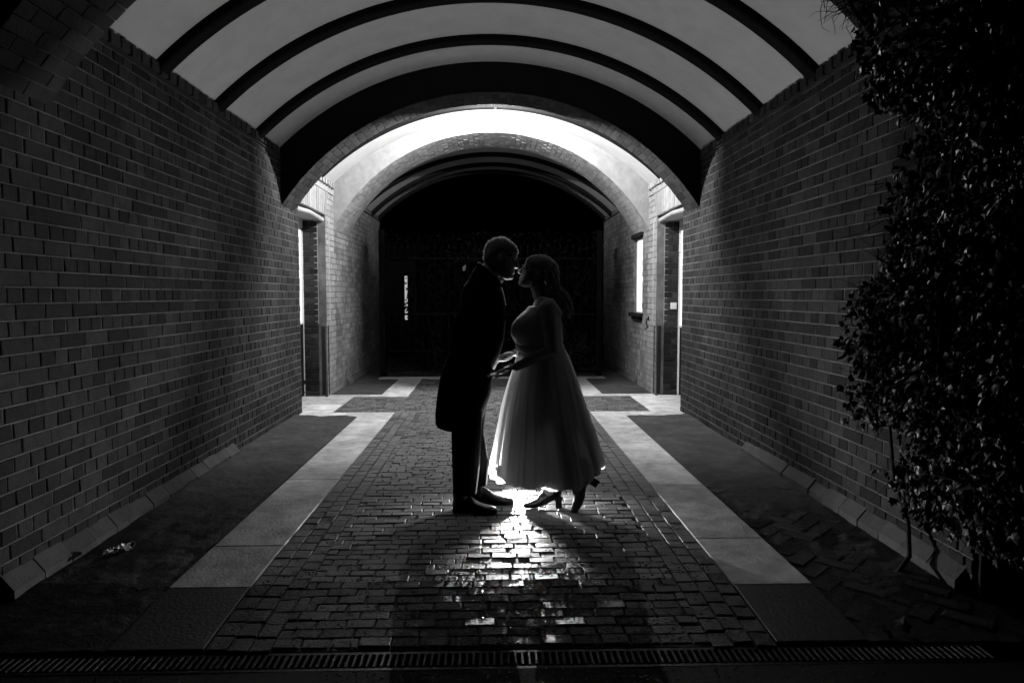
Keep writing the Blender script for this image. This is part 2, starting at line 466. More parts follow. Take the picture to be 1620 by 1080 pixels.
# ------------------------------------------------------------------ walls
def wall(s):
    side = 'left' if s < 0 else 'right'
    w = thing('brick_wall', 'long left brick wall of the passage, bare and lit by the low flash' if s < 0 else
              'right brick wall of the passage, ivy at its near end and a lit window at its far end', 'wall', (s * WX, 3.2, 0))
    n = -s
    xo = s * (WX + .0065)      # face of the mortar core
    core = MB()
    def cb(y0, y1, z0, z1):
        a, b = sorted((xo, s * (WX + .55))); core.box((a, y0, z0), (b, y1, z1))
    cb(Y_ENTR, Y_D1, -.3, Z_SPR); cb(Y_D1, Y_D2, 2.47, Z_SPR)
    if s > 0:
        cb(Y_D2, 10.66, -.3, Z_SPR); cb(10.66, 11.26, -.3, 1.12); cb(10.66, 11.26, 2.26, Z_SPR); cb(11.26, Y_END, -.3, Z_SPR)
    else: cb(Y_D2, Y_END, -.3, Z_SPR)
    # bed joints are struck nearly flush, the upright joints are left raked out
    z = 0.0
    while z < 2.80:
        for (a, b) in ((Y_ENTR, Y_D1), (Y_D2, Y_END)):
            zz0, zz1 = z - JT, z
            if z > .02:
                spans = [(a, b)]
                if s > 0 and a > 9 and 1.10 < z < 2.28: spans = [(a, 10.66), (11.26, b)]
                for (p, q) in spans:
                    x0, x1 = sorted((xo, s * (WX + .0015))); core.box((x0, p + .001, zz0 + .0005), (x1, q - .001, zz1 - .0005))
        z += CO
    build('mortar', core, 'mortar', w)
    br = bond(Y_ENTR, Y_A2, 0, 2.86, xo, n) + bond(Y_A2, Y_D1, 0, 2.80, xo, n)
    hole = (10.66, 11.26, 1.12, 2.26) if s > 0 else None
    br += bond(Y_D2, Y_B1, 0, 2.80, xo, n, None, 1) + bond(Y_B1, Y_END, 0, 2.86, xo, n, hole, 1)
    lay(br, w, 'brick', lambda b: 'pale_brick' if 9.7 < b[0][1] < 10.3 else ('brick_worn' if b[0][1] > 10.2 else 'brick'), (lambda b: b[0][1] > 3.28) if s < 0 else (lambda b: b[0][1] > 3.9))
    # brick faces of the door recess and of the entrance
    rec = []
    for (yy, ny) in ((Y_D2, -1), (Y_D1, 1)):
        z = 0; k = 0
        while z < 2.40:
            x = WX + (.115 if ny < 0 else .01); x2 = WX + .36
            st = .114 if k % 2 else .228
            while x < x2:
                a, b = x, min(x + st - JT, x2); x += st
                if b - a > .03:
                    rec.append(((s * (a + b) / 2, yy, z + .035), (0, ny, 0), (1, 0, 0), round(b - a, 3), CO - JT, .009 + random.uniform(-.002, .002)))
            z += CO; k += 1
    lay(rec, w, 'recess_brick', 'brick', lambda b: b[1][1] < 0, rest='recess_brickwork')
    # cornice: plain band and a row of dentil bricks under the plaster
    for (a, b) in ((Y_ENTR2 + .01, Y_A1 - .01), (Y_A2 + .01, Y_B1 - .01), (Y_B2 + .01, Y_END)):
        x0, x1 = sorted((s * (WX - .012), s * (WX + .05)))
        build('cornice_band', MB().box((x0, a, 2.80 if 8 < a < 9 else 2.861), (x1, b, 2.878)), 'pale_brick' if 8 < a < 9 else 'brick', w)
        y = a + .04
        if a < 11:
            db = MB(); x0, x1 = sorted((s * (WX - (.05 if 8 < a < 9 else .03)), s * (WX + .05)))
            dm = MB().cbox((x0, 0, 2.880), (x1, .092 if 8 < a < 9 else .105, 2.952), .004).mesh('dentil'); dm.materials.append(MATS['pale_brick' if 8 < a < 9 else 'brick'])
            while y < b - .10:
                link('dentil', dm, None, w, Matrix.Translation((random.uniform(-.004, .004), y, random.uniform(-.006, .004)))); y += .145 if 8 < a < 9 else .1275
    # splayed plinth bricks
    for (a, b) in ((3.24, 6.32), (10.95, 14.3)):
        pm = MB(); x0, x1 = s * (WX + .004), s * (WX - .055)
        L_ = .222
        pts = [(x0, 0, -.02), (x1, 0, -.02), (x1, 0, .045), (s * (WX - .045), 0, .055), (x0, 0, .115)]
        rr = [[Vector((p[0], yy, p[2])) for p in pts] for yy in (0, L_)]
        pm.rings(rr); me = pm.mesh('plinth_brick'); me.materials.append(MATS['plinth'])
        y = a
        while y < b - .2:
            link('plinth_brick', me, None, w, Matrix.Translation((random.uniform(-.006, .006), y, random.uniform(-.008, .004)))); y += .226
    # outer pier of the entrance front
    x0, x1 = sorted((s * (WX + .02), s * (WX + 1.6)))
    build('front_pier', MB().box((x0, Y_ENTR - .03, -.3), (x1, Y_ENTR + .3, 5.2)), 'brick', w)
    return w
wall_l = wall(-1); wall_r = wall(1)

# ------------------------------------------------------------------ vault and arches
def arc(hw, zs, za):
    rise = za - zs; r = (hw * hw + rise * rise) / (2 * rise); return r, za - r, math.asin(hw / r)
def vault(y0, y1, ribs, label):
    r, zc, am = arc(WX + .02, Z_SPR - .01, Z_APX)
    b = MB(); n = 48
    P = [[(rr * math.sin(-am + 2 * am * i / n), y, zc + rr * math.cos(-am + 2 * am * i / n)) for i in range(n + 1)] for (rr, y) in ((r, y0), (r, y1), (r + .12, y1), (r + .12, y0))]
    for q in P: b.v += q
    m = n + 1
    for i in range(n):
        for k in range(4):
            b.f.append((k * m + i, k * m + i + 1, ((k + 1) % 4) * m + i + 1, ((k + 1) % 4) * m + i))
    c = build('ceiling', b, 'plaster', None, True); tag(c, label, kind='structure')
    c.data.set_sharp_from_angle(angle=R(40))
    for (yr, wd, dp) in ribs:
        t = MB(); am2 = am + .035
        prof = ((r + .03, yr - wd / 2), (r - dp + .012, yr - wd / 2), (r - dp, yr - wd / 2 + .012), (r - dp, yr + wd / 2 - .012), (r - dp + .012, yr + wd / 2), (r + .03, yr + wd / 2))
        rr = []
        for i in range(n + 1):
            a = -am2 + 2 * am2 * i / n
            rr.append([(q * math.sin(a), y, zc + q * math.cos(a)) for (q, y) in prof])
        t.rings(rr); build('rib', t, 'timber', c)
    return c
vault(Y_ENTR2, Y_A1, [(y, .13, .065) for y in (4.0, 5.0, 6.0, 7.0)], 'pale plaster barrel vault of the near bay with dark timber ribs')
vault(Y_A2, Y_B1, [(9.42, .13, .06)], 'bright plaster vault of the middle bay above the lamp')
vault(Y_B2, Y_END, [(y, .13, .065) for y in (11.55, 12.6, 13.55, 14.33)], 'dim plaster vault of the far bay')

def arch(y0, y1, zs, za, label, bm_, facem, single=300):
    r, zc, am = arc(WX, zs, za)
    ro, zo, ao = arc(WX + .02, Z_SPR - .01, Z_APX + .02)
    t = thing('brick_arch', label, 'arch', (0, y0, zs))
    n = 60; b = MB(); rr = []
    for i in range(n + 1):
        f = -1 + 2 * i / n
        a = am * f; x = (r + .006) * math.sin(a); z = zc + (r + .006) * math.cos(a)
        xo = (WX + .02) * math.copysign(min(1, abs(x) / WX), x)
        zo_ = zo + math.sqrt(max(ro * ro - xo * xo, 0)) + .10
        rr.append([(x, y0 + .006, z), (x, y1 - .006, z), (x, y1 - .006, zo_), (x, y0 + .006, zo_)])
    b.rings(rr); build('infill', b, facem, t)
    bricks = []
    na = int(2 * am * r / .078); T = y1 - y0
    for i in range(na):
        a = -am + (i + .5) * 2 * am / na
        hgt = 2 * am * r / na - .004
        cuts = [0]; y = 0; k = .228 if i % 2 else .114
        while y < T - .03:
            y2 = min(y + k, T)
            if T - y2 < .05: y2 = T
            nn = (-math.sin(a), 0, -math.cos(a))
            bricks.append((((r + .007) * math.sin(a), y0 + (y + y2) / 2, zc + (r + .007) * math.cos(a)), nn, (0, 1, 0), round(y2 - y - .004, 3), hgt, .007 + random.uniform(-.001, .001)))
            y = y2; k = .228
    lay(bricks, t, 'brick', bm_, lambda b: True, c=.003, maxn=single)
    return t
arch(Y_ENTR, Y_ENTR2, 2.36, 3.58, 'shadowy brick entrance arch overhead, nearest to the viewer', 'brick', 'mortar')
arch(Y_A1, Y_A2, 2.35, 3.56, 'black-faced brick arch in front of the ceiling lamp', 'brick', 'near_black')  # unlit front face: its shade is put into the near-black infill colour
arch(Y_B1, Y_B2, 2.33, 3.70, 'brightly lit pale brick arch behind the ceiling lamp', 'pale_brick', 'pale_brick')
# wall above the entrance
fr = MB(); r_, zc_, am_ = arc(WX + .05, 2.34, 3.62); rr = []
for i in range(41):
    a = -am_ + 2 * am_ * i / 40; x = r_ * math.sin(a); z = zc_ + r_ * math.cos(a)
    rr.append([(x, Y_ENTR - .02, z), (x, Y_ENTR + .25, z), (x, Y_ENTR + .25, 5.2), (x, Y_ENTR - .02, 5.2)])
fr.rings(rr)
tag(build('front_wall', fr, 'brick'), 'brick wall above the entrance arch, dark at the top corners', 'wall')
# wall that closes the passage behind the gate's head
# ------------------------------------------------------------------ doorways
def doorway(s):
    side = 'left' if s < 0 else 'right'
    t = thing('doorway', 'moulded pale stone doorway in the %s wall of the lit bay' % side, 'doorway', (s * WX, Y_D1, 0))
    rad = .032
    # moulded far jamb: fillet, groove, roll, groove, reveal
    prof = [(-.004, .20), (-.004, .155), (.014, .150), (.014, .142)]
    for k in range(9):
        a = R(200 - 22 * k); prof.append((.052 + .048 * math.cos(a), .085 - .055 * math.sin(a) + 0.0))
    prof += [(.100, .052), (.108, .050), (.108, .020), (.112, -.006), (.16, -.006), (.16, .20)]
    rr = [[(s * (WX + px_), Y_D2 + py_, z) for (px_, py_) in prof] for z in (1.0, 2.46)]
    build('roll_moulding', MB().rings(rr), 'stone', t)
    x0, x1 = sorted((s * (WX - .003), s * (WX + .105)))
    build('jamb_foot', MB().cbox((x0, Y_D2 - .004, 0), (x1, Y_D2 + .12, .998), .03), 'brick', t)
    hd = MB(); hd.tube([(s * (WX + .05), Y_D1 + .02, 2.41), (s * (WX + .05), 9.07, 2.44), (s * (WX + .05), Y_D2 + .06, 2.41)], rad, 14, False)
    build('head_moulding', hd, 'stone', t, True).data.set_sharp_from_angle(angle=R(50))
    x0, x1 = sorted((s * (WX + .06), s * (WX + .34)))
    build('soffit', MB().box((x0, Y_D1, 2.41), (x1, Y_D2, 2.468)), 'stone', t)
    # flat gauged arch of rubbed bricks
    nv = 13; ca, cbt = (Y_D1 + Y_D2) / 2, 1.0
    for i in range(nv):
        f0, f1 = -1 + 2 * i / nv, -1 + 2 * (i + 1) / nv
        g = .006 / .8
        yb0, yb1 = ca + (f0 + g) * .68, ca + (f1 - g) * .68
        yt0, yt1 = ca + (f0 + g) * .82, ca + (f1 - g) * .82
        xa, xb = s * (WX - .004 - random.uniform(0, .003)), s * (WX + .08)
        v = MB(); zb = 2.472 + .012 * (1 - ((f0 + f1) / 2) ** 2)
        v.rings([[(xa, yb0, zb), (xa, yb1, zb), (xb, yb1, zb), (xb, yb0, zb)], [(xa, yt0, 2.795), (xa, yt1, 2.795), (xb, yt1, 2.795), (xb, yt0, 2.795)]])
        build('voussoir', v, 'pale_brick', t)
    # the door, set back in the recess
    d = thing('door', 'recessed %s door with a lit glazed upper half, seen edge-on' % side, 'door', (s * (WX + .30), Y_D1 + .05, 0))
    xa, xb = s * (WX + .31), s * (WX + .36)
    a, b = sorted((xa, xb))
    build('door_frame', MB().box((a, Y_D1, .01), (b, Y_D1 + .05, 2.41)).box((a, Y_D2 - .012, .01), (b, Y_D2, 2.41)).box((a, Y_D1 + .05, 2.30), (b, Y_D2 - .012, 2.408)), 'white_paint', d)
    a2, b2 = sorted((s * (WX + .325), s * (WX + .355)))
    zg = 1.0 if s < 0 else .95
    leaf = build('door_leaf', MB().box((a2, Y_D1 + .052, .02), (b2, Y_D2 - .014, zg)), 'timber', d)
    a3, b3 = sorted((s * (WX + .332), s * (WX + .342)))
    build('pane', MB().box((a3, Y_D1 + .08, zg + .03), (b3, Y_D2 - .02, 2.27)), 'lit_glass', d)
    build('glazing_rail', MB().box((a2, Y_D1 + .052, zg + .001), (b2, Y_D2 - .014, zg + .028)).box((a2, Y_D1 + .052, zg + .03), (b2, Y_D1 + .078, 2.296)).box((a2, Y_D1 + .08, 2.272), (b2, Y_D2 - .02, 2.296)), 'white_paint', d)
    build('handle', MB().tube([(s * (WX + .30), Y_D1 + .12, .98), (s * (WX + .27), Y_D1 + .12, .98), (s * (WX + .27), Y_D1 + .22, .98)], .009, 8), 'steel', d, True)
    if s > 0: build('kick_strip', MB().box((s * (WX + .318), Y_D2 - .06, .03), (s * (WX + .3245), Y_D2 - .016, .94)), 'white_paint', d)
doorway(-1); doorway(1)

sw = thing('switch_plate', 'small white square switch plate in the right door recess', 'switch', (2.50, Y_D2 - .011, 1.22))
build('plate', MB().cbox((2.46, Y_D2 - .022, 1.20), (2.545, Y_D2 - .010, 1.29), .003), 'plastic', sw)
build('rocker', MB().cbox((2.49, Y_D2 - .028, 1.225), (2.515, Y_D2 - .0225, 1.265), .002), 'white_paint', sw)

# lit window in the right wall
w = thing('window', 'narrow brightly lit window in the right wall beside the doorway', 'window', (WX, 10.96, 1.12))
build('pane', MB().box((WX + .045, 10.682, 1.14), (WX + .055, 11.22, 2.24)), 'lit_glass', w)
build('window_frame', MB().box((WX + .035, 10.662, 1.122), (WX + .10, 10.680, 2.258)).box((WX + .035, 11.222, 1.122), (WX + .10, 11.258, 2.258))
      .box((WX + .035, 10.682, 1.122), (WX + .10, 11.22, 1.138)).box((WX + .035, 10.682, 2.242), (WX + .10, 11.22, 2.258)), 'white_paint', w)
build('sill', MB().cbox((WX - .075, 10.58, 1.062), (WX + .1, 11.34, 1.118), .008).cbox((WX - .04, 10.62, 1.01), (WX + .02, 11.30, 1.058), .006), 'near_black', w)
build('lintel', MB().cbox((WX - .05, 10.60, 2.27), (WX + .1, 11.32, 2.34), .01), 'near_black', w)
hk = thing('wall_hook', 'small dark iron hook on the pier right of the window', 'hook', (WX - .01, 10.2, 1.0))
build('hook', MB().tube([(WX + .01, 10.16, 1.06), (WX - .03, 10.16, 1.05), (WX - .035, 10.16, .98), (WX - .02, 10.16, .93), (WX - .045, 10.16, .91)], .009, 8), 'iron', hk, True)
build('back_plate', MB().cbox((WX - .014, 10.14, 1.03), (WX - .003, 10.18, 1.09), .002), 'iron', hk)

# ------------------------------------------------------------------ ceiling lamp
LX, LY, LZ = .04, 8.84, 3.61
cl = thing('ceiling_lamp', 'glaring round lamp hanging under the middle vault', 'lamp', (LX, LY, Z_APX))
build('rose', MB().tube([(LX, LY, Z_APX - .035), (LX, LY, Z_APX - .003)], .05, 18, False), 'white_paint', cl)
build('stem', MB().tube([(LX, LY, LZ + .014), (LX, LY, Z_APX - .036)], .012, 8, False), 'white_paint', cl)
build('globe', MB().ell((LX, LY, LZ), (.0125, .0125, .015), None, 12, 8), 'lamp_glass', cl, True)
# opal plates added to the lamp, open in the middle, to shape where its light falls
yn, yf = LY - .06, LY + .06
for (a, b, top) in ((-.085, -.0175, .012), (.0175, .085, .012), (-.0174, .0174, -.031)):
    build('added_deflector', MB().add([(LX + a, yn, LZ - .0625), (LX + b, yn, LZ - .0625), (LX + b, yn, LZ + top), (LX + a, yn, LZ + top)], [(0, 1, 2, 3)]), 'opal', cl)
build('added_deflector', MB().add([(LX - .05, yf, LZ - .13), (LX + .05, yf, LZ - .13), (LX + .05, yf, LZ - .015), (LX - .05, yf, LZ - .015)], [(0, 1, 2, 3)]), 'opal', cl)
build('bracket', MB().box((LX - .003, yn + .001, LZ - .035), (LX + .003, LY - .010, LZ - .031)).box((LX - .003, LY + .010, LZ - .020), (LX + .003, yf - .001, LZ - .016)), 'white_paint', cl)  # arms that carry the added plates

# ------------------------------------------------------------------ iron gate, garden beyond
gt = thing('iron_gate', 'black wrought-iron double gate closing the far end of the passage', 'gate', (0, GATE_Y, 0))
for x in (-1.88, 1.84):
    build('gate_post', MB().cbox((x - .05, GATE_Y - .05, -.01), (x + .05, GATE_Y + .05, 2.5), .008), 'iron', gt)
for (x0, x1) in ((-1.82, -.03), (.0, 1.78)):
    for z in (.08, .42, 1.05, 2.0):
        build('rail', MB().box((x0, GATE_Y - .012, z), (x1, GATE_Y + .012, z + .035)), 'iron', gt)
    nb = 16; bmh = MB().tube([(0, 0, .07), (0, 0, 2.15)], .009, 6).tube([(0, 0, 2.15), (0, 0, 2.21), (0, 0, 2.28)], [.009, .02, .002], 6, False).mesh('bar'); bmh.materials.append(MATS['iron'])
    for i in range(nb):
        link('bar', bmh, None, gt, Matrix.Translation((x0 + .04 + (x1 - x0 - .08) * i / (nb - 1), GATE_Y + .03, 0)))
    for i in range(5):
        cx = x0 + .2 + i * (x1 - x0 - .4) / 4; sc_ = MB()
        pts = [(cx + .13 * (1 - k / 30) * math.cos(k * .42), GATE_Y - .02, .74 + .2 * (1 - k / 30) * math.sin(k * .42)) for k in range(26)]
        build('scroll', sc_.tube(pts, .008, 6), 'iron', gt, True)

def leaf_shape(size, kind=0):
    """small folded leaf, five lobes"""
    a = size
    if kind == 0:
        o = [(0, 0), (.45, .05), (.38, .35), (.50, .55), (.22, .62), (0, 1.0), (-.22, .62), (-.50, .55), (-.38, .35), (-.45, .05)]
    else:
        o = [(0, 0), (.2, .2), (.26, .5), (.15, .8), (0, 1.0), (-.15, .8), (-.26, .5), (-.2, .2)]
    v = [Vector((0, .45 * a, .03 * a))] + [Vector((x * a, y * a, -.22 * a * abs(x) - .10 * a * y * y)) for (x, y) in o]
    f = [(0, 1 + i, 1 + (i + 1) % len(o)) for i in range(len(o))]
    return v, f
def leaf_mat(p, out, droop=.8):
    """leaf hangs down and outwards"""
    y = (Vector((0, 0, -1)) * droop + Vector(out) * random.uniform(.1, .8) + Vector((random.gauss(0, .45), random.gauss(0, .45), random.gauss(0, .35)))).normalized()
    z = (Vector(out) + Vector((random.gauss(0, .6), random.gauss(0, .6), random.gauss(0, .5)))).normalized()
    x = y.cross(z).normalized(); z = x.cross(y)
    M = Matrix((x, y, z)).transposed().to_4x4(); M.translation = Vector(p); return M

def shrub(c, r, h, n, label, m='leaf', size=.07, pale=None):
    t = thing('garden_shrub', label, 'shrub', c, 'shrubs in the garden beyond the gate')
    st = MB()
    for k in range(6):
        a = random.uniform(0, 6.28); q = random.uniform(.3, .8)
        st.tube([c, (c[0] + .3 * q * r * math.cos(a), c[1] + .3 * q * r * math.sin(a), c[2] + h * .5), (c[0] + q * r * math.cos(a), c[1] + q * r * math.sin(a), c[2] + h * .85)], [.025, .015, .006], 6, False)
    build('stem', st, 'bark', t)
    b = MB()
    for i in range(n):
        while True:
            p = Vector((random.uniform(-1, 1), random.uniform(-1, 1), random.uniform(0, 1)))
            q = math.hypot(p.x, p.y)
            lim = .55 + .45 * math.sin(math.pi * min(1, p.z * .9 + .1)) + .35 * noise.noise(Vector((p.x * 2 + c[0], p.y * 2, p.z * 3)))
            if q < lim and random.random() < .25 + .75 * (q / lim) ** 2: break
        w = Vector((c[0] + p.x * r, c[1] + p.y * r, c[2] + p.z * h))
        v, f = leaf_shape(size * random.uniform(.6, 1.25), 1)
        M = leaf_mat(w, (p.x, p.y, .3), .3); b.add([M @ q_ for q_ in v], f)
    o = build('foliage', b, m, t); o['kind'] = 'stuff'
    if pale:
        v, f = leaf_shape(.13, 1); x, y, z = pale
        M = Matrix.Translation((x, y, z)) @ Euler((R(90), R(25), R(20))).to_matrix().to_4x4()
        pb = MB().add([M @ q for q in v], f); build('pale_leaf', pb, 'pale_leaf', t)
    return t
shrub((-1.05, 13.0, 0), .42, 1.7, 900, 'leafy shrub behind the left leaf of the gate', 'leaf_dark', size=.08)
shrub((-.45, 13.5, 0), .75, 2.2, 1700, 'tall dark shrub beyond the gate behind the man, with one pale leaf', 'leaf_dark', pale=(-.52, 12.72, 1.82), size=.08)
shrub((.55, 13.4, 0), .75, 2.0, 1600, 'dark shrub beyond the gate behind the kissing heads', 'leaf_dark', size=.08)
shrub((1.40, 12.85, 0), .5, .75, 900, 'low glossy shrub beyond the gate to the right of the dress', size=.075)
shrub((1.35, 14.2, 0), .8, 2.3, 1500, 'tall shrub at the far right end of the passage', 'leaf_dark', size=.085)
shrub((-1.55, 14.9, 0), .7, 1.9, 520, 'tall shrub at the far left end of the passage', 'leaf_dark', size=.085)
gs = thing('garden_shed', 'dark garden shed with a narrow lit window, glimpsed through the gate left of the man', 'shed', (-2.6, 17.6, 0))
build('wall', MB().box((-3.6, 17.62, 0), (-1.9, 18.2, 2.3)), 'timber', gs)
build('roof', MB().add([(-3.7, 17.45, 2.25), (-1.8, 17.45, 2.25), (-1.8, 18.3, 2.7), (-3.7, 18.3, 2.7), (-3.7, 17.45, 2.32), (-1.8, 17.45, 2.32), (-1.8, 18.3, 2.77), (-3.7, 18.3, 2.77)], [(0, 3, 2, 1), (4, 5, 6, 7), (0, 1, 5, 4), (1, 2, 6, 5), (2, 3, 7, 6), (3, 0, 4, 7)]), 'timber', gs)
wn_ = build('window_frame', MB().box((-2.24, 17.585, .74), (-2.165, 17.618, 1.90)).box((-2.095, 17.585, .74), (-2.02, 17.618, 1.90)).box((-2.164, 17.585, .74), (-2.096, 17.618, .78)).box((-2.164, 17.585, 1.86), (-2.096, 17.618, 1.90)), 'timber', gs)
build('pane', MB().box((-2.164, 17.60, .781), (-2.096, 17.61, 1.859)), 'dim_glass', wn_)
# far hedge so that the end of the passage does not open on an empty horizon
hd_ = MB()
for i in range(14000):
    x = random.uniform(-6, 6); z = random.uniform(0, 3.0); y = 18.5 + random.uniform(-.5, .5) + .6 * noise.noise(Vector((x, z, 0)))
    v, f = leaf_shape(random.uniform(.09, .16), 1); M = leaf_mat((x, y, z), (0, -1, .3), .3); hd_.add([M @ q for q in v], f)
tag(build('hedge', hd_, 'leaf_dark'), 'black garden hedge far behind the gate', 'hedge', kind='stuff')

# ------------------------------------------------------------------ flash behind the couple
FX, FY, FZ = .170, 5.14, .090
fl = thing('portable_flash', 'small flash unit lying on the paving behind the hem of the dress', 'flash', (FX, FY, 0))
build('foot', MB().cbox((FX - .035, FY, .004), (FX + .035, FY + .07, .012), .003), 'black_plastic', fl)
build('body', MB().cbox((FX - .03, FY + .035, .013), (FX + .03, FY + .12, .080), .006), 'black_plastic', fl)
build('head', MB().cbox((FX - .036, FY + .012, .042), (FX + .036, FY + .034, .100), .006), 'black_plastic', fl)
build('flash_window', MB().cbox((FX - .030, FY + .006, .048), (FX + .030, FY + .0115, .094), .002), 'flash_tube', fl)
fd = bpy.data.lights.new('flash_light', 'SPOT'); fd.energy = FLASH_W; fd.shadow_soft_size = .022
fd.spot_size = R(180); fd.spot_blend = .35; fd.color = (1, 1, 1)
fo = bpy.data.objects.new('flash_light', fd); col.objects.link(fo); fo.location = (FX, FY - .04, FZ)
fo.rotation_euler = (R(90 + 50), 0, R(180))      # faces the viewer, tipped up towards the vault

# ------------------------------------------------------------------ people
def superring(xf, xb, hy, z, yc, n=28, e=2.3, skew=0.0):
    cx, rx = (xf + xb) / 2, abs(xf - xb) / 2
    out = []
    for k in range(n):
        t = 2 * math.pi * k / n; c, s_ = math.cos(t), math.sin(t)
        out.append(Vector((cx + rx * math.copysign(abs(c) ** (2 / e), c), yc + hy * math.copysign(abs(s_) ** (2 / e), s_), z + skew * c)))
    return out
HEAD = [(-.004, .062, .030, .018), (.004, .074, .015, .030), (.014, .081, -.01, .038), (.03, .083, -.03, .050), (.043, .0795, -.045, .056), (.055, .082, -.055, .060),
        (.07, .083, -.075, .064), (.09, .083, -.09, .067), (.105, .080, -.096, .070), (.118, .078, -.10, .071), (.130, .087, -.103, .073), (.145, .089, -.104, .0745),
        (.165, .086, -.104, .075), (.185, .077, -.10, .072), (.205, .060, -.088, .062), (.222, .036, -.066, .046), (.232, .008, -.034, .025), (.2355, -.01, -.015, .006)]
def head_pieces(mb, M):
    mb.rings([[M @ v for v in superring(xf, xb, hy, z, 0, 26, 2.2)] for (z, xf, xb, hy) in HEAD])
    T = lambda *p: M @ Vector(p)
    mb.tube([T(.082, 0, .122), T(.094, 0, .10), T(.104, 0, .083)], [.007, .0095, .0125], 10)           # nose
    for s in (-1, 1):
        mb.tube([T(.088, s * .009, .080), T(.094, s * .010, .078)], .008, 8)                            # nostril wings
        R3 = M.to_3x3()
        mb.ell(T(-.012, s * .075, .10), (.018, .008, .031), R3 @ Euler((0, R(12), s * R(-22))).to_matrix())   # ears
        mb.ell(T(.066, s * .033, .113), (.014, .014, .012), R3)                                          # eyelids
        mb.tube([T(.080, s * .012, .131), T(.078, s * .045, .133)], [.007, .005], 8)                     # brows
    mb.tube([T(.079, -.02, .050), T(.0855, 0, .0515), T(.079, .02, .050)], [.003, .006, .003], 8)        # lips
    mb.tube([T(.078, -.018, .041), T(.084, 0, .0395), T(.078, .018, .041)], [.003, .0065, .003], 8)
    mb.ell(T(.071, 0, .012), (.016, .022, .015), M.to_3x3())

def hand(mb, wrist, fwd, palm, side, curl=(.45, .6, .5), k=1.0, spread=.06):
    """palm plus five separate fingers; fwd = direction of the fingers, palm = palm normal, side = thumb direction"""
    f = Vector(fwd).normalized(); p = Vector(palm); p = (p - f * p.dot(f)).normalized(); l = f.cross(p)
    if l.dot(Vector(side)) < 0: l = -l
    w = Vector(wrist)
    rg = []
    for (d, hw, ht) in ((-.01, .026, .019), (.02, .031, .018), (.055, .039, .016), (.082, .040, .0135), (.094, .036, .010)):
        rg.append([w + f * d * k + l * hw * k * math.cos(2 * math.pi * i / 16) + p * ht * k * math.sin(2 * math.pi * i / 16) for i in range(16)])
    mb.rings(rg)
    for i, (off, ln) in enumerate(((.030, .88), (.010, 1.0), (-.011, .93), (-.031, .74))):
        b = w + f * .086 * k + l * off * k
        d = (f + l * off * spread / .03).normalized(); pts = [b - d * .012 * k]; a = 0; q = b.copy(); pts.append(q.copy())
        for seg, c in zip((.042, .026, .021), curl):
            a += c * (1 + .08 * i); dd = d * math.cos(a) + p * math.sin(a); q = q + dd * seg * ln * k; pts.append(q.copy())
        mb.tube(pts, [.0088 * k, .009 * k, .0084 * k, .0076 * k, .0066 * k], 9)
    b = w + f * .022 * k + l * .026 * k
    d1 = (f * .62 + l * .70 + p * .25).normalized(); d2 = (f * .85 + l * .28 + p * .40).normalized()
    mb.tube([w + f * .008 * k + l * .012 * k, b, b + d1 * .036 * k, b + d1 * .036 * k + d2 * .03 * k, b + d1 * .036 * k + d2 * .052 * k], [.013 * k, .0135 * k, .011 * k, .0095 * k, .0075 * k], 9)

def headM(ox, oz, yc, pitch, scale, facing, turn=0):
    """facing +1: looks to +x, -1: looks to -x; pitch > 0 looks down"""
    M = Matrix.Translation((ox, yc, oz))
    if facing < 0: M = M @ Matrix.Rotation(math.pi, 4, 'Z')
    return M @ Matrix.Rotation(turn, 4, 'X') @ Matrix.Rotation(pitch, 4, 'Y') @ Matrix.Scale(scale, 4)

def glasses(parent, M):
    g = MB(); T = lambda *p: M @ Vector(p)
    for s in (-1, 1):
        g.tube([T(.096, s * .033 + .024 * math.cos(a), .112 + .018 * math.sin(a)) for a in [2 * math.pi * i / 14 for i in range(15)]], .0018, 6, False)
        g.tube([T(.094, s * .057, .118), T(.07, s * .074, .118), T(0, s * .079, .116), T(-.018, s * .077, .10)], .0018, 6, False)
    g.tube([T(.097, -.010, .116), T(.099, 0, .119), T(.097, .010, .116)], .0018, 6, False)
    return build('glasses', g, 'glasses', parent, True)

# ---- man
MY = 4.60
man = thing('person', 'person in a long dark frock coat and glasses, leaning in for a kiss', 'person', (-.1, MY, 0))
HM = headM(.042, 1.512, MY - .03, R(10), 1.07, 1, R(-13))
b = MB(); head_pieces(b, HM)
b.tube([(-.035, MY, 1.40), (-.018, MY, 1.50), (.012, MY, 1.60)], [.066, .060, .058], 16)
b.rings([superring(xf, xb, hy, z, MY) for (z, xb, xf, hy) in ((.82, -.25, -.03, .15), (.95, -.25, .03, .15), (1.1, -.235, .06, .16), (1.25, -.20, .06, .17), (1.36, -.18, .04, .17), (1.43, -.13, .03, .10))])
armn = [(-.075, MY - .19, 1.37), (-.215, MY - .225, 1.085), (-.035, MY - .135, .915)]
armf = [(-.065, MY + .19, 1.37), (-.17, MY + .22, 1.10), (.0, MY + .125, .975)]
for a in (armn, armf): b.tube(a, [.05, .042, .028], 12)
legn = [(-.15, MY - .09, .86), (-.165, MY - .09, .50), (-.185, MY - .095, .09)]
legf = [(-.13, MY + .09, .86), (-.115, MY + .085, .48), (-.105, MY + .075, .09)]
for a in (legn, legf): b.tube(a, [.07, .055, .035], 12)
hand(b, (-.03, MY - .132, .912), (1, .12, -.05), (0, .1, 1), (0, -1, .3), (.35, .55, .5))
hand(b, (.004, MY + .122, .972), (1, -.12, -.02), (0, -.1, 1), (0, 1, .3), (.35, .55, .5))
fuse('body', b, 'skin', man, .0042, 2)
c = MB()
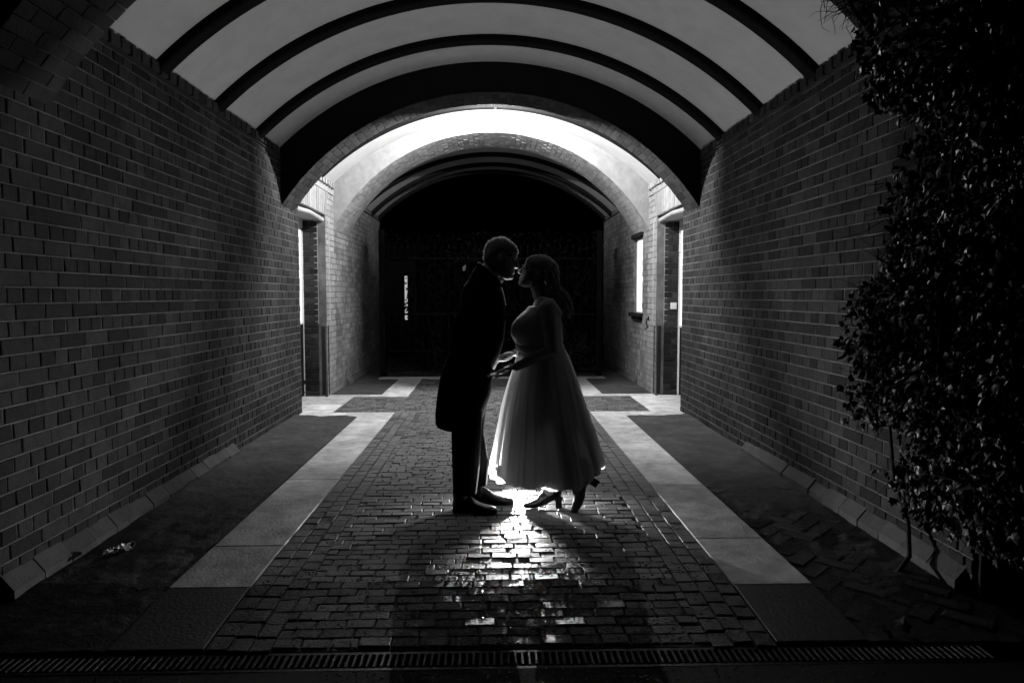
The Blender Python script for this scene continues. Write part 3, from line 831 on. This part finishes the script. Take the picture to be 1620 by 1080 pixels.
c.rings([superring(xf, xb, hy, z, MY, 32, 2.4, sk) for (z, xb, xf, hy, sk) in (
    (.535, -.372, -.075, .205, -.02), (.60, -.374, -.068, .205, -.02), (.668, -.369, -.045, .205, -.01), (.742, -.361, -.016, .203, 0), (.80, -.352, -.003, .20, 0), (.854, -.343, .004, .197, 0),
    (.93, -.322, .012, .192, 0), (1.02, -.288, .050, .188, 0), (1.11, -.258, .076, .192, 0), (1.238, -.232, .090, .205, 0), (1.33, -.219, .086, .215, 0),
    (1.40, -.204, .072, .212, 0), (1.45, -.190, .058, .190, .0), (1.49, -.160, .045, .150, 0), (1.525, -.132, .030, .105, -.02), (1.553, -.100, .015, .072, -.035))])
c.tube([armn[0], (-.165, MY - .225, 1.24), armn[1], (-.10, MY - .175, .98), (-.045, MY - .138, .925)], [.078, .068, .062, .052, .046], 14)
c.tube([armf[0], (-.13, MY + .225, 1.24), armf[1], (-.06, MY + .165, 1.03), (-.012, MY + .128, .985)], [.078, .068, .062, .052, .046], 14)
co = fuse('frock_coat', c, 'coat_wool', man, .008, 3)
# coat collar and lapels, white shirt collar and front
build('coat_collar', MB().tube([(-.012 + .083 * math.cos(a) * .9, MY + .078 * math.sin(a), 1.522 - .072 * math.cos(a)) for a in [R(35 + 290 * i / 20) for i in range(21)]], [.010] + [.016] * 19 + [.010], 8), 'coat_wool', man, True)
sc1 = MB(); rr = []
for i in range(33):
    a = R(18 + 324 * i / 32); ca, sa = math.cos(a), math.sin(a)
    base = Vector((-.010 + .062 * ca, MY + .068 * sa, 1.520 - .060 * ca)); ax = Vector((.62, 0, .78))
    o_ = Vector((ca, sa, 0)) * .004
    rr.append([base - ax * .012 + o_, base + ax * .030 + o_, base + ax * .030 - o_, base - ax * .012 - o_])
sc1.rings(rr); build('shirt_collar', sc1, 'shirt', man, True)
sf = MB(); sf.rings([superring(.062 + d, .0, .035 - .004 * i, z, MY, 12) for i, (z, d) in enumerate(((1.33, .030), (1.38, .020), (1.42, .010), (1.455, -.006)))])
build('shirt_front', sf, 'shirt', man, True)
t = MB()
t.tube([(-.15, MY - .085, .90), (-.168, MY - .09, .50), (-.172, MY - .092, .30), (-.180, MY - .095, .12)], [.105, .098, .090, .076], 18, False)
t.tube([(-.13, MY + .085, .90), (-.145, MY + .085, .47), (-.112, MY + .08, .27), (-.118, MY + .075, .13)], [.105, .092, .088, .080], 18, False)
t.ell((-.15, MY, .88), (.14, .18, .13))
fuse('trousers', t, 'coat_wool', man, .008, 2)
def shoe(parent, x, y, yaw, k=1.0):
    M = Matrix.Translation((x, y, 0)) @ Matrix.Rotation(yaw, 4, 'Z') @ Matrix.Scale(k, 4)
    s = MB()
    s.rings([[M @ Vector((px, hw * math.cos(2 * math.pi * i / 16), zc + hz * math.sin(2 * math.pi * i / 16))) for i in range(16)] for (px, hw, zc, hz) in
             ((-.062, .014, .045, .030), (-.055, .028, .050, .045), (-.02, .034, .056, .052), (.03, .036, .056, .050), (.075, .040, .046, .040), (.12, .045, .036, .030), (.165, .046, .030, .024), (.20, .038, .027, .021), (.222, .022, .024, .016), (.23, .008, .022, .010))])
    s.tube([M @ Vector((-.012, 0, .06)), M @ Vector((-.018, 0, .135))], [.048, .044], 14)
    s.tube([M @ Vector((.005, 0, .10)), M @ Vector((.05, 0, .085)), M @ Vector((.085, 0, .072))], [.030, .022, .012], 10)
    o = fuse('shoe', s, 'shoe', parent, .005, 2)
    so = MB(); rr = []
    out = [(-.064, .012), (-.05, .033), (0, .036), (.06, .036), (.12, .047), (.18, .046), (.222, .024), (.232, .006)]
    ring_ = [(a, w_) for a, w_ in out] + [(a, -w_) for a, w_ in reversed(out)]
    for z in (.004, .020): rr.append([M @ Vector((a, w_, z)) for a, w_ in ring_])
    so.rings(rr); build('sole', so, 'shoe', o)
    build('heel', MB().add([M @ Vector(p) for p in ((-.062, -.03, .0015), (.01, -.033, .0015), (.01, .033, .0015), (-.062, .03, .0015), (-.062, -.03, .0035), (.01, -.033, .0035), (.01, .033, .0035), (-.062, .03, .0035))],
          [(0, 3, 2, 1), (4, 5, 6, 7), (0, 1, 5, 4), (1, 2, 6, 5), (2, 3, 7, 6), (3, 0, 4, 7)]), 'shoe', o)
shoe(man, -.198, MY - .095, R(-12), 1.0)
shoe(man, -.095, MY + .07, R(-4), 1.02)
hb = MB()
hair = [(.075, -.055, -.102, .066), (.09, -.035, -.105, .074), (.11, -.005, -.108, .0785), (.13, .030, -.111, .080), (.15, .080, -.112, .081), (.165, .0895, -.112, .081), (.185, .083, -.107, .078), (.205, .066, -.096, .069), (.224, .040, -.073, .051), (.237, .012, -.040, .028), (.2425, -.01, -.018, .008)]
hb.rings([[HM @ v for v in superring(xf, xb, hy, z, 0, 26, 2.2)] for (z, xf, xb, hy) in hair])
for i in range(2600):      # short cropped hair standing off the scalp
    k = random.uniform(1.2, 9.6); a = random.uniform(0, 6.283); j = int(k); fr_ = k - j
    z, xf, xb, hy = [hair[j][q] * (1 - fr_) + hair[min(j + 1, 10)][q] * fr_ for q in range(4)]
    p = Vector(((xf + xb) / 2 + abs(xf - xb) / 2 * math.cos(a), hy * math.sin(a), z)); nrm = (p - Vector((-.01, 0, .11))).normalized()
    q = p + nrm * random.uniform(.005, .013) + Vector((-.003, 0, random.uniform(-.003, .003)))
    u = nrm.cross(Vector((.3, .5, .8))).normalized() * .0009
    hb.add([HM @ (p - nrm * .003 + u), HM @ (p - nrm * .003 - u), HM @ q], [(0, 1, 2)])
build('hair', hb, 'hair_grey', man, True)
glasses(man, HM)

# ---- woman
WY = 4.60
wom = thing('person', 'person in a tea-length tulle dress and heeled boots, face tilted up', 'person', (.35, WY, 0))
HW = headM(.241, 1.441, WY, R(-20), .95, -1, R(6))
b = MB(); head_pieces(b, HW)
b.tube([(.335, WY, 1.30), (.318, WY, 1.385), (.285, WY, 1.48)], [.055, .050, .050], 16)
b.rings([superring(xf, xb, hy, z, WY) for (z, xf, xb, hy) in ((.85, .20, .44, .15), (1.0, .20, .44, .125), (1.1, .19, .44, .13), (1.2, .17, .44, .14), (1.3, .25, .42, .16), (1.35, .27, .39, .13), (1.385, .29, .37, .07))])
wan = [(.345, WY - .165, 1.315), (.37, WY - .215, 1.06), (.150, WY - .14, .945)]
waf = [(.335, WY + .165, 1.315), (.33, WY + .205, 1.08), (.165, WY + .125, 1.01)]
for a in (wan, waf): b.tube(a, [.058, .047, .028], 14)
b.ell((.345, WY - .155, 1.30), (.055, .055, .06)); b.ell((.335, WY + .155, 1.30), (.055, .055, .06))
hand(b, (.145, WY - .138, .943), (-1, .08, -.18), (0, .1, -1), (0, 1, .1), (.30, .5, .45), .92)
hand(b, (.160, WY + .122, 1.008), (-1, -.05, -.10), (0, -.1, -1), (0, -1, .1), (.30, .5, .45), .92)
b.tube([(.34, WY - .06, .86), (.365, WY - .05, .5), (.370, WY - .04, .12)], [.085, .06, .042], 14)
b.tube([(.36, WY + .06, .86), (.46, WY + .0, .5), (.590, WY - .09, .20)], [.085, .06, .042], 14)
fuse('body', b, 'skin', wom, .0042, 2)
st = MB()
st.tube([(.368, WY - .044, .42), (.370, WY - .04, .14)], [.056, .045], 14, False)
st.tube([(.49, WY - .018, .42), (.588, WY - .088, .21)], [.056, .045], 14, False)
build('stockings', st, 'stocking', wom, True)
bo = MB()
bo.rings([superring(xf, xb, hy, z, WY, 30, 2.2) for (z, xf, xb, hy) in (
    (1.00, .168, .478, .150), (1.04, .166, .462, .140), (1.075, .156, .459, .140), (1.10, .140, .459, .145), (1.13, .124, .459, .152), (1.16, .117, .459, .158), (1.20, .124, .457, .160),
    (1.235, .144, .450, .160), (1.27, .178, .440, .160), (1.30, .215, .424, .158), (1.325, .234, .410, .150))])
bo.tube([(.285, WY - .095, 1.30), (.315, WY - .10, 1.372), (.375, WY - .095, 1.355), (.425, WY - .08, 1.28)], [.024, .022, .024, .026], 10)
bo.tube([(.285, WY + .095, 1.30), (.315, WY + .10, 1.372), (.375, WY + .095, 1.355), (.425, WY + .08, 1.28)], [.024, .022, .024, .026], 10)
fuse('bodice', bo, 'satin', wom, .007, 2)
SK = [(1.062, .160, .464, .148), (1.03, .160, .484, .152), (1.00, .157, .499, .165), (.93, .140, .527, .20), (.85, .110, .556, .235), (.75, .080, .587, .272), (.667, .058, .612, .300), (.57, .040, .644, .322), (.48, .021, .675, .342), (.37, .000, .705, .362), (.285, -.018, .730, .375), (.225, -.024, .738, .380)]
def skirt(dx0, dy, ripple, phase, nf, hem=0.0):
    rr = []; n = 320
    for i, (z, xf, xb, hy) in enumerate(SK):
        f = i / (len(SK) - 1); rg = []
        xf2, xb2, hy2 = xf + dx0 * f ** .7 + (.012 if dx0 else 0), xb - dy * f - (.008 if dy else 0), hy - dy * f - (.008 if dy else 0)
        for k in range(n):
            t = 2 * math.pi * k / n
            w_ = 1 + ripple * f * (math.sin(nf * t + phase + 1.6 * math.sin(3 * t + 1) + .5 * math.sin(7 * t)) * .55 + .30 * math.sin(math.floor(nf * 1.7) * t + 1.3 * phase + math.sin(4 * t)) + .22 * math.sin(math.floor(nf * 2.9) * t + 2 * math.sin(5 * t)))
            w_ = min(w_, 1 + .3 * ripple)
            cx, rx = (xf2 + xb2) / 2, (xb2 - xf2) / 2
            zz = z + (hem + .012 * math.sin(5 * t + phase) + .006 * math.sin(13 * t) + .085 * max(0, -math.cos(t)) ** 3) * (f ** 4)
            rg.append((cx - rx * w_ * math.cos(t), WY + hy2 * w_ * math.sin(t), zz))
        rr.append(rg)
    return MB().rings(rr, False)
build('tulle_skirt', skirt(0, 0, .05, .4, 19), 'tulle', wom, True)
build('petticoat', skirt(.075, .006, .05, 2.1, 17, -.014), 'lining', wom, True)
build('waistband', MB().rings([superring(xf, xb, hy, z, WY, 40, 2.1) for (z, xf, xb, hy) in ((1.035, .156, .470, .152), (1.04, .152, .472, .155), (1.07, .150, .467, .152), (1.075, .154, .463, .148))]), 'satin', wom, True)

def boot(parent, M, mirror=1):
    """ankle boot with block heel; local x = toe direction, z up, ball of the foot at the origin"""
    T = lambda x, y, z: M @ Vector((x, y, z))
    s = MB()
    s.rings([[T(px, hw * math.cos(2 * math.pi * i / 16), zc + hz * math.sin(2 * math.pi * i / 16)) for i in range(16)] for (px, hw, zc, hz) in
             ((.078, .006, .016, .008), (.070, .016, .018, .013), (.045, .029, .022, .019), (.0, .037, .030, .028), (-.04, .036, .048, .036), (-.08, .033, .072, .040), (-.12, .032, .090, .040), (-.148, .026, .098, .034), (-.160, .012, .100, .020))])
    s.tube([T(-.085, 0, .085), T(-.105, 0, .13), T(-.108, 0, .175), T(-.106, 0, .205)], [.038, .042, .045, .048], 14, False)
    s.tube([T(-.03, 0, .055), T(-.075, 0, .11), T(-.09, 0, .15)], [.026, .03, .03], 12)
    o = fuse('boot', s, 'shoe', parent, .005, 2)
    h = MB(); rr = []
    for (z, x0, x1, w_) in ((.072, -.160, -.104, .027), (.045, -.158, -.118, .022), (.002, -.160, -.122, .021)):
        rr.append([T(x0, -w_, z), T(x1, -w_, z), T(x1, w_, z), T(x0, w_, z)])
    h.rings(rr); build('heel', h, 'shoe', o)
    return o
Mb1 = Matrix.Translation((.283, WY - .04, .002)) @ Matrix.Rotation(math.pi + R(4), 4, 'Z') @ Matrix.Scale(1.06, 4)
boot(wom, Mb1)
Mb2 = Matrix.Translation((.580, WY - .12, .042)) @ Matrix.Rotation(math.pi - R(6), 4, 'Z') @ Matrix.Rotation(R(56), 4, 'Y') @ Matrix.Scale(1.24, 4)
boot(wom, Mb2)
# hair: skull cap and loose waves falling down the back
hb = MB()
hair = [(.085, -.070, -.110, .060), (.10, -.04, -.118, .074), (.12, .0, -.122, .0795), (.14, .050, -.124, .082), (.155, .088, -.124, .083), (.17, .090, -.123, .083), (.19, .085, -.117, .079), (.21, .068, -.104, .069), (.228, .042, -.078, .051), (.240, .012, -.043, .028), (.246, -.01, -.018, .008)]
hb.rings([[HW @ v for v in superring(xf, xb, hy, z, 0, 26, 2.2)] for (z, xf, xb, hy) in hair])
for i in range(190):
    a = random.uniform(-1, 1); dpt = random.uniform(0, 1); ln = random.uniform(.75, 1.0)
    y = WY + a * .075
    ph = random.uniform(0, 6.28) * .4; wv = .013
    p0 = Vector((.395 - .05 * dpt - .02 * a * a, y * .0 + WY + a * .06, 1.60 - .06 * abs(a)))
    ctrl = [(.000, 0), (.034, -.06), (.036, -.115), (.062, -.160), (.100, -.205), (.130, -.255), (.140, -.295), (.108, -.340)]
    pts = []
    for j, (dx, dz) in enumerate(ctrl):
        f = j / 7
        if f > ln: break
        pts.append(p0 + Vector((dx * (1 - .10 * dpt) - .05 * dpt * f + wv * .8 * math.sin(j * 1.7 + ph), .03 * a * f + wv * math.cos(j * 1.5 + ph), dz)))
    if len(pts) > 3: hb.tube(pts, [.0075 - .0045 * j / len(pts) for j in range(len(pts))], 5, False)
for i in range(420):    # fly-away strands that catch the rim light
    k = random.uniform(1.5, 9.5); a = random.uniform(0, 6.283); j = int(k); fr_ = k - j
    z, xf, xb, hy = [hair[j][q] * (1 - fr_) + hair[min(j + 1, 10)][q] * fr_ for q in range(4)]
    p = Vector(((xf + xb) / 2 + abs(xf - xb) / 2 * math.cos(a), hy * math.sin(a), z)); nrm = (p - Vector((-.01, 0, .11))).normalized()
    q = p + nrm * random.uniform(.003, .009) + Vector((-.02, 0, random.uniform(-.006, .003)))
    r2 = p + Vector((-.04, 0, -.01)) + nrm * .001
    hb.tube([HW @ p, HW @ q, HW @ r2], .0007, 4, False)
build('hair', hb, 'hair_dark', wom, True)
glasses(wom, HW)

# ------------------------------------------------------------------ drain, foreground, small things
dr = thing('drain_channel', 'slotted iron drain grating across the foreground paving', 'drain', (0, 2.7, -.07))
dz = ground_z(2.80) - .006
build('grate_frame', MB().box((-2.0, 2.64, dz - .03), (2.0, 2.658, dz - .004)).box((-2.0, 2.762, dz - .03), (2.0, 2.78, dz - .004)), 'grate_iron', dr)
gm = MB().cbox((0, 2.66, dz - .02), (.013, 2.76, dz), .003).mesh('bar'); gm.materials.append(MATS['grate_iron'])
for i in range(145):
    link('bar', gm, None, dr, Matrix.Translation((-1.98 + i * .0275, 0, random.uniform(-.001, .001))))
fb = sheet(-6, 6, -3, 2.638, 60, 60, lambda x, y: dz - .006 + noise.noise(Vector((x * 2, y * 2, 0))) * .004)
tag(build('road', fb, 'asphalt', None, True), kind='structure')
pb = MB(); phi = (1 + 5 ** .5) / 2
ico = [Vector(v).normalized() for v in ((-1, phi, 0), (1, phi, 0), (-1, -phi, 0), (1, -phi, 0), (0, -1, phi), (0, 1, phi), (0, -1, -phi), (0, 1, -phi), (phi, 0, -1), (phi, 0, 1), (-phi, 0, -1), (-phi, 0, 1))]
icf = [(0, 11, 5), (0, 5, 1), (0, 1, 7), (0, 7, 10), (0, 10, 11), (1, 5, 9), (5, 11, 4), (11, 10, 2), (10, 7, 6), (7, 1, 8), (3, 9, 4), (3, 4, 2), (3, 2, 6), (3, 6, 8), (3, 8, 9), (4, 9, 5), (2, 4, 11), (6, 2, 10), (8, 6, 7), (9, 8, 1)]
for i in range(7500):
    y = random.uniform(2.15, 3.6) if i > 1200 else random.uniform(3.3, 4.2)
    x = random.uniform(-1.5, 1.5) if i < 4500 else random.gauss(.15, .45)
    if abs(x) > 1.12 and y > 2.85: continue
    z = (dz - .004) if y < 2.64 else (ground_z(y) + random.uniform(.0005, .004))
    if 2.64 < y < 2.78: z = dz - .012
    r0 = random.choice((.002, .0025, .003, .004, .005))
    r0 *= 1.25
    M = Euler((random.gauss(0, .10), random.gauss(0, .10), random.uniform(0, 6))).to_matrix()
    pb.add([Vector((x, y, z + r0 * .1)) + M @ Vector((v.x * r0 * random.uniform(.9, 1.2), v.y * r0, v.z * r0 * .32)) for v in ico], icf)
tag(build('grit', pb, 'wet_pebble', None, True), 'wet grit and drops glinting on the foreground paving', 'grit', kind='stuff')

# crumpled clear wrapper on the left strip, fallen leaves
wp = MB(); wv = []
for j in range(7):
    for i in range(12):
        x, y = i / 11 - .5, j / 6 - .5
        wv.append((-2.02 + x * .10 + y * .02 , 3.81 + x * .13 - y * .05, .008 + .030 * random.random() + .018 * (1 - 4 * y * y)))
wp.add(wv, [(j * 12 + i, j * 12 + i + 1, j * 12 + i + 13, j * 12 + i + 12) for j in range(6) for i in range(11)])
wo_ = build('wrapper', wp, 'foil'); tag(wo_, 'crumpled shiny wrapper lying in the dark strip on the left', 'litter')
for (x, y, z, a, lb) in ((1.66, 2.80, dz + .014, 40, 'pale curled leaf fallen at the right end of the grating, nearer the ivy'), (1.72, 2.845, dz + .02, -30, 'small pale leaf standing beside the fallen leaf at lower right')):
    v, f = leaf_shape(.075, 0); M = Matrix.Translation((x, y, z)) @ Euler((R(50), R(10), R(a))).to_matrix().to_4x4()
    tag(build('fallen_leaf', MB().add([M @ q for q in v], f), 'pale_leaf'), lb, 'leaf')

# ------------------------------------------------------------------ ivy over the near right end
ivy = thing('ivy', 'dense dark ivy covering the right entrance pier and hanging from the arch', 'ivy', (2.2, 3.5, 0))
def ymax(z):
    pts = ((.25, 3.50), (.45, 3.72), (.65, 3.98), (.95, 4.12), (1.35, 4.16), (1.50, 4.12), (1.62, 3.92), (2.1, 3.86), (2.6, 3.84), (4.5, 3.8))
    for (a, b_), (c_, d_) in zip(pts, pts[1:]):
        if a <= z <= c_: return b_ + (d_ - b_) * (z - a) / (c_ - a)
    return pts[0][1]
def depth(z):
    pts = ((.2, .06), (.5, .16), (1.0, .24), (1.6, .22), (2.1, .24), (2.5, .32), (2.75, .46), (3.0, .68), (4.6, 1.05))
    for (a, b_), (c_, d_) in zip(pts, pts[1:]):
        if a <= z <= c_: return b_ + (d_ - b_) * (z - a) / (c_ - a)
    return .1
leaves = []
tries = 0
while len(leaves) < 14000 and tries < 400000:
    tries += 1
    z = random.uniform(.25, 4.3); y = random.uniform(2.85, 4.25); x = WX + .06 - random.random() ** 1.4 * 1.2
    nz = noise.noise(Vector((x * 3.0, y * 3.0, z * 3.0))) * .20 + noise.noise(Vector((x * 11, y * 11, z * 11))) * .05
    if y > ymax(z) + nz * 1.3: continue
    d = depth(z) * (1 - .55 * max(0, (y - 3.35) / .8)) + nz
    if y > 3.78: d = min(d, .13 + nz)
    if x < WX - d: continue
    if x > WX - .005 and y > Y_ENTR - .02: continue
    if z > 2.6 and y > Y_ENTR + .02 and y < Y_ENTR2:      # keep out of the arch itself
        rr_, zc2, _ = arc(WX, 2.36, 3.58)
        if math.hypot(x, z - zc2) > rr_ - .01: continue
    if z > 2.7 and y >= Y_ENTR2 - .02: continue
    leaves.append((x, y, z))
scored = sorted(leaves, key=lambda p: (p[1] - 2.2) + .6 * abs(screen(p)[0] - 1480) / 300 if screen(p)[0] < 1640 else 99)
lmesh = []
for k in range(5):
    v, f = leaf_shape(.042 + .007 * k, 0); me = bpy.data.meshes.new('leaf'); me.from_pydata([q + Vector((0, 0, random.gauss(0, .003))) for q in v], [], f); me.update(); me.materials.append(MATS['leaf']); lmesh.append(me)
lm = MB()
for i, p in enumerate(scored):
    M = leaf_mat(p, (-.8, -.5, .2))
    if i < 300: link('leaf', random.choice(lmesh), None, ivy, M @ Matrix.Scale(random.uniform(.8, 1.2), 4))
    else:
        v, f = leaf_shape(random.uniform(.020, .055), random.choice((0, 0, 1))); lm.add([M @ q for q in v], f)
o = build('foliage', lm, 'leaf', ivy); o['kind'] = 'stuff'
stems = [
    [(2.02, 3.42, -.02), (2.14, 3.50, .06), (2.20, 3.62, .20), (2.22, 3.80, .38), (2.225, 3.86, .62), (2.22, 3.90, .9), (2.22, 3.85, 1.5), (2.2, 3.6, 2.2)],
    [(2.16, 3.40, .25), (2.16, 3.36, .9), (2.15, 3.3, 1.8), (2.1, 3.2, 2.6), (1.95, 3.12, 3.2)],
    [(2.0, 3.70, 2.72), (1.93, 3.68, 2.76), (1.83, 3.64, 2.84), (1.73, 3.60, 2.97), (1.66, 3.56, 3.06), (1.60, 3.52, 3.18)],
    [(1.95, 3.66, 2.76), (1.88, 3.62, 2.84), (1.82, 3.6, 2.90), (1.84, 3.56, 2.99), (1.78, 3.5, 3.08)]]
for k, s_ in enumerate(stems):
    build('stem', MB().tube(s_, [.013 - .007 * i / len(s_) for i in range(len(s_))] if k < 2 else [.012 - .004 * i / len(s_) for i in range(len(s_))], 8), 'bark', ivy, True)
tw = MB()
for i in range(900):
    p = Vector(random.choice(leaves))
    if i < 90: p = Vector((random.uniform(1.68, 1.98), random.uniform(3.45, 3.7), random.uniform(2.80, 3.12)))
    pts = [p]
    d = Vector((random.gauss(-.3, .6), random.gauss(0, .5), random.gauss(-.3, .7))).normalized()
    for j in range(4):
        d = (d + Vector((random.gauss(0, .35), random.gauss(0, .35), random.gauss(-.05, .35)))).normalized(); pts.append(pts[-1] + d * random.uniform(.03, .07))
    tw.tube(pts, [.0024, .002, .0017, .0013, .0008], 4, False)
tag(build('twigs', tw, 'bark', ivy), kind='stuff')
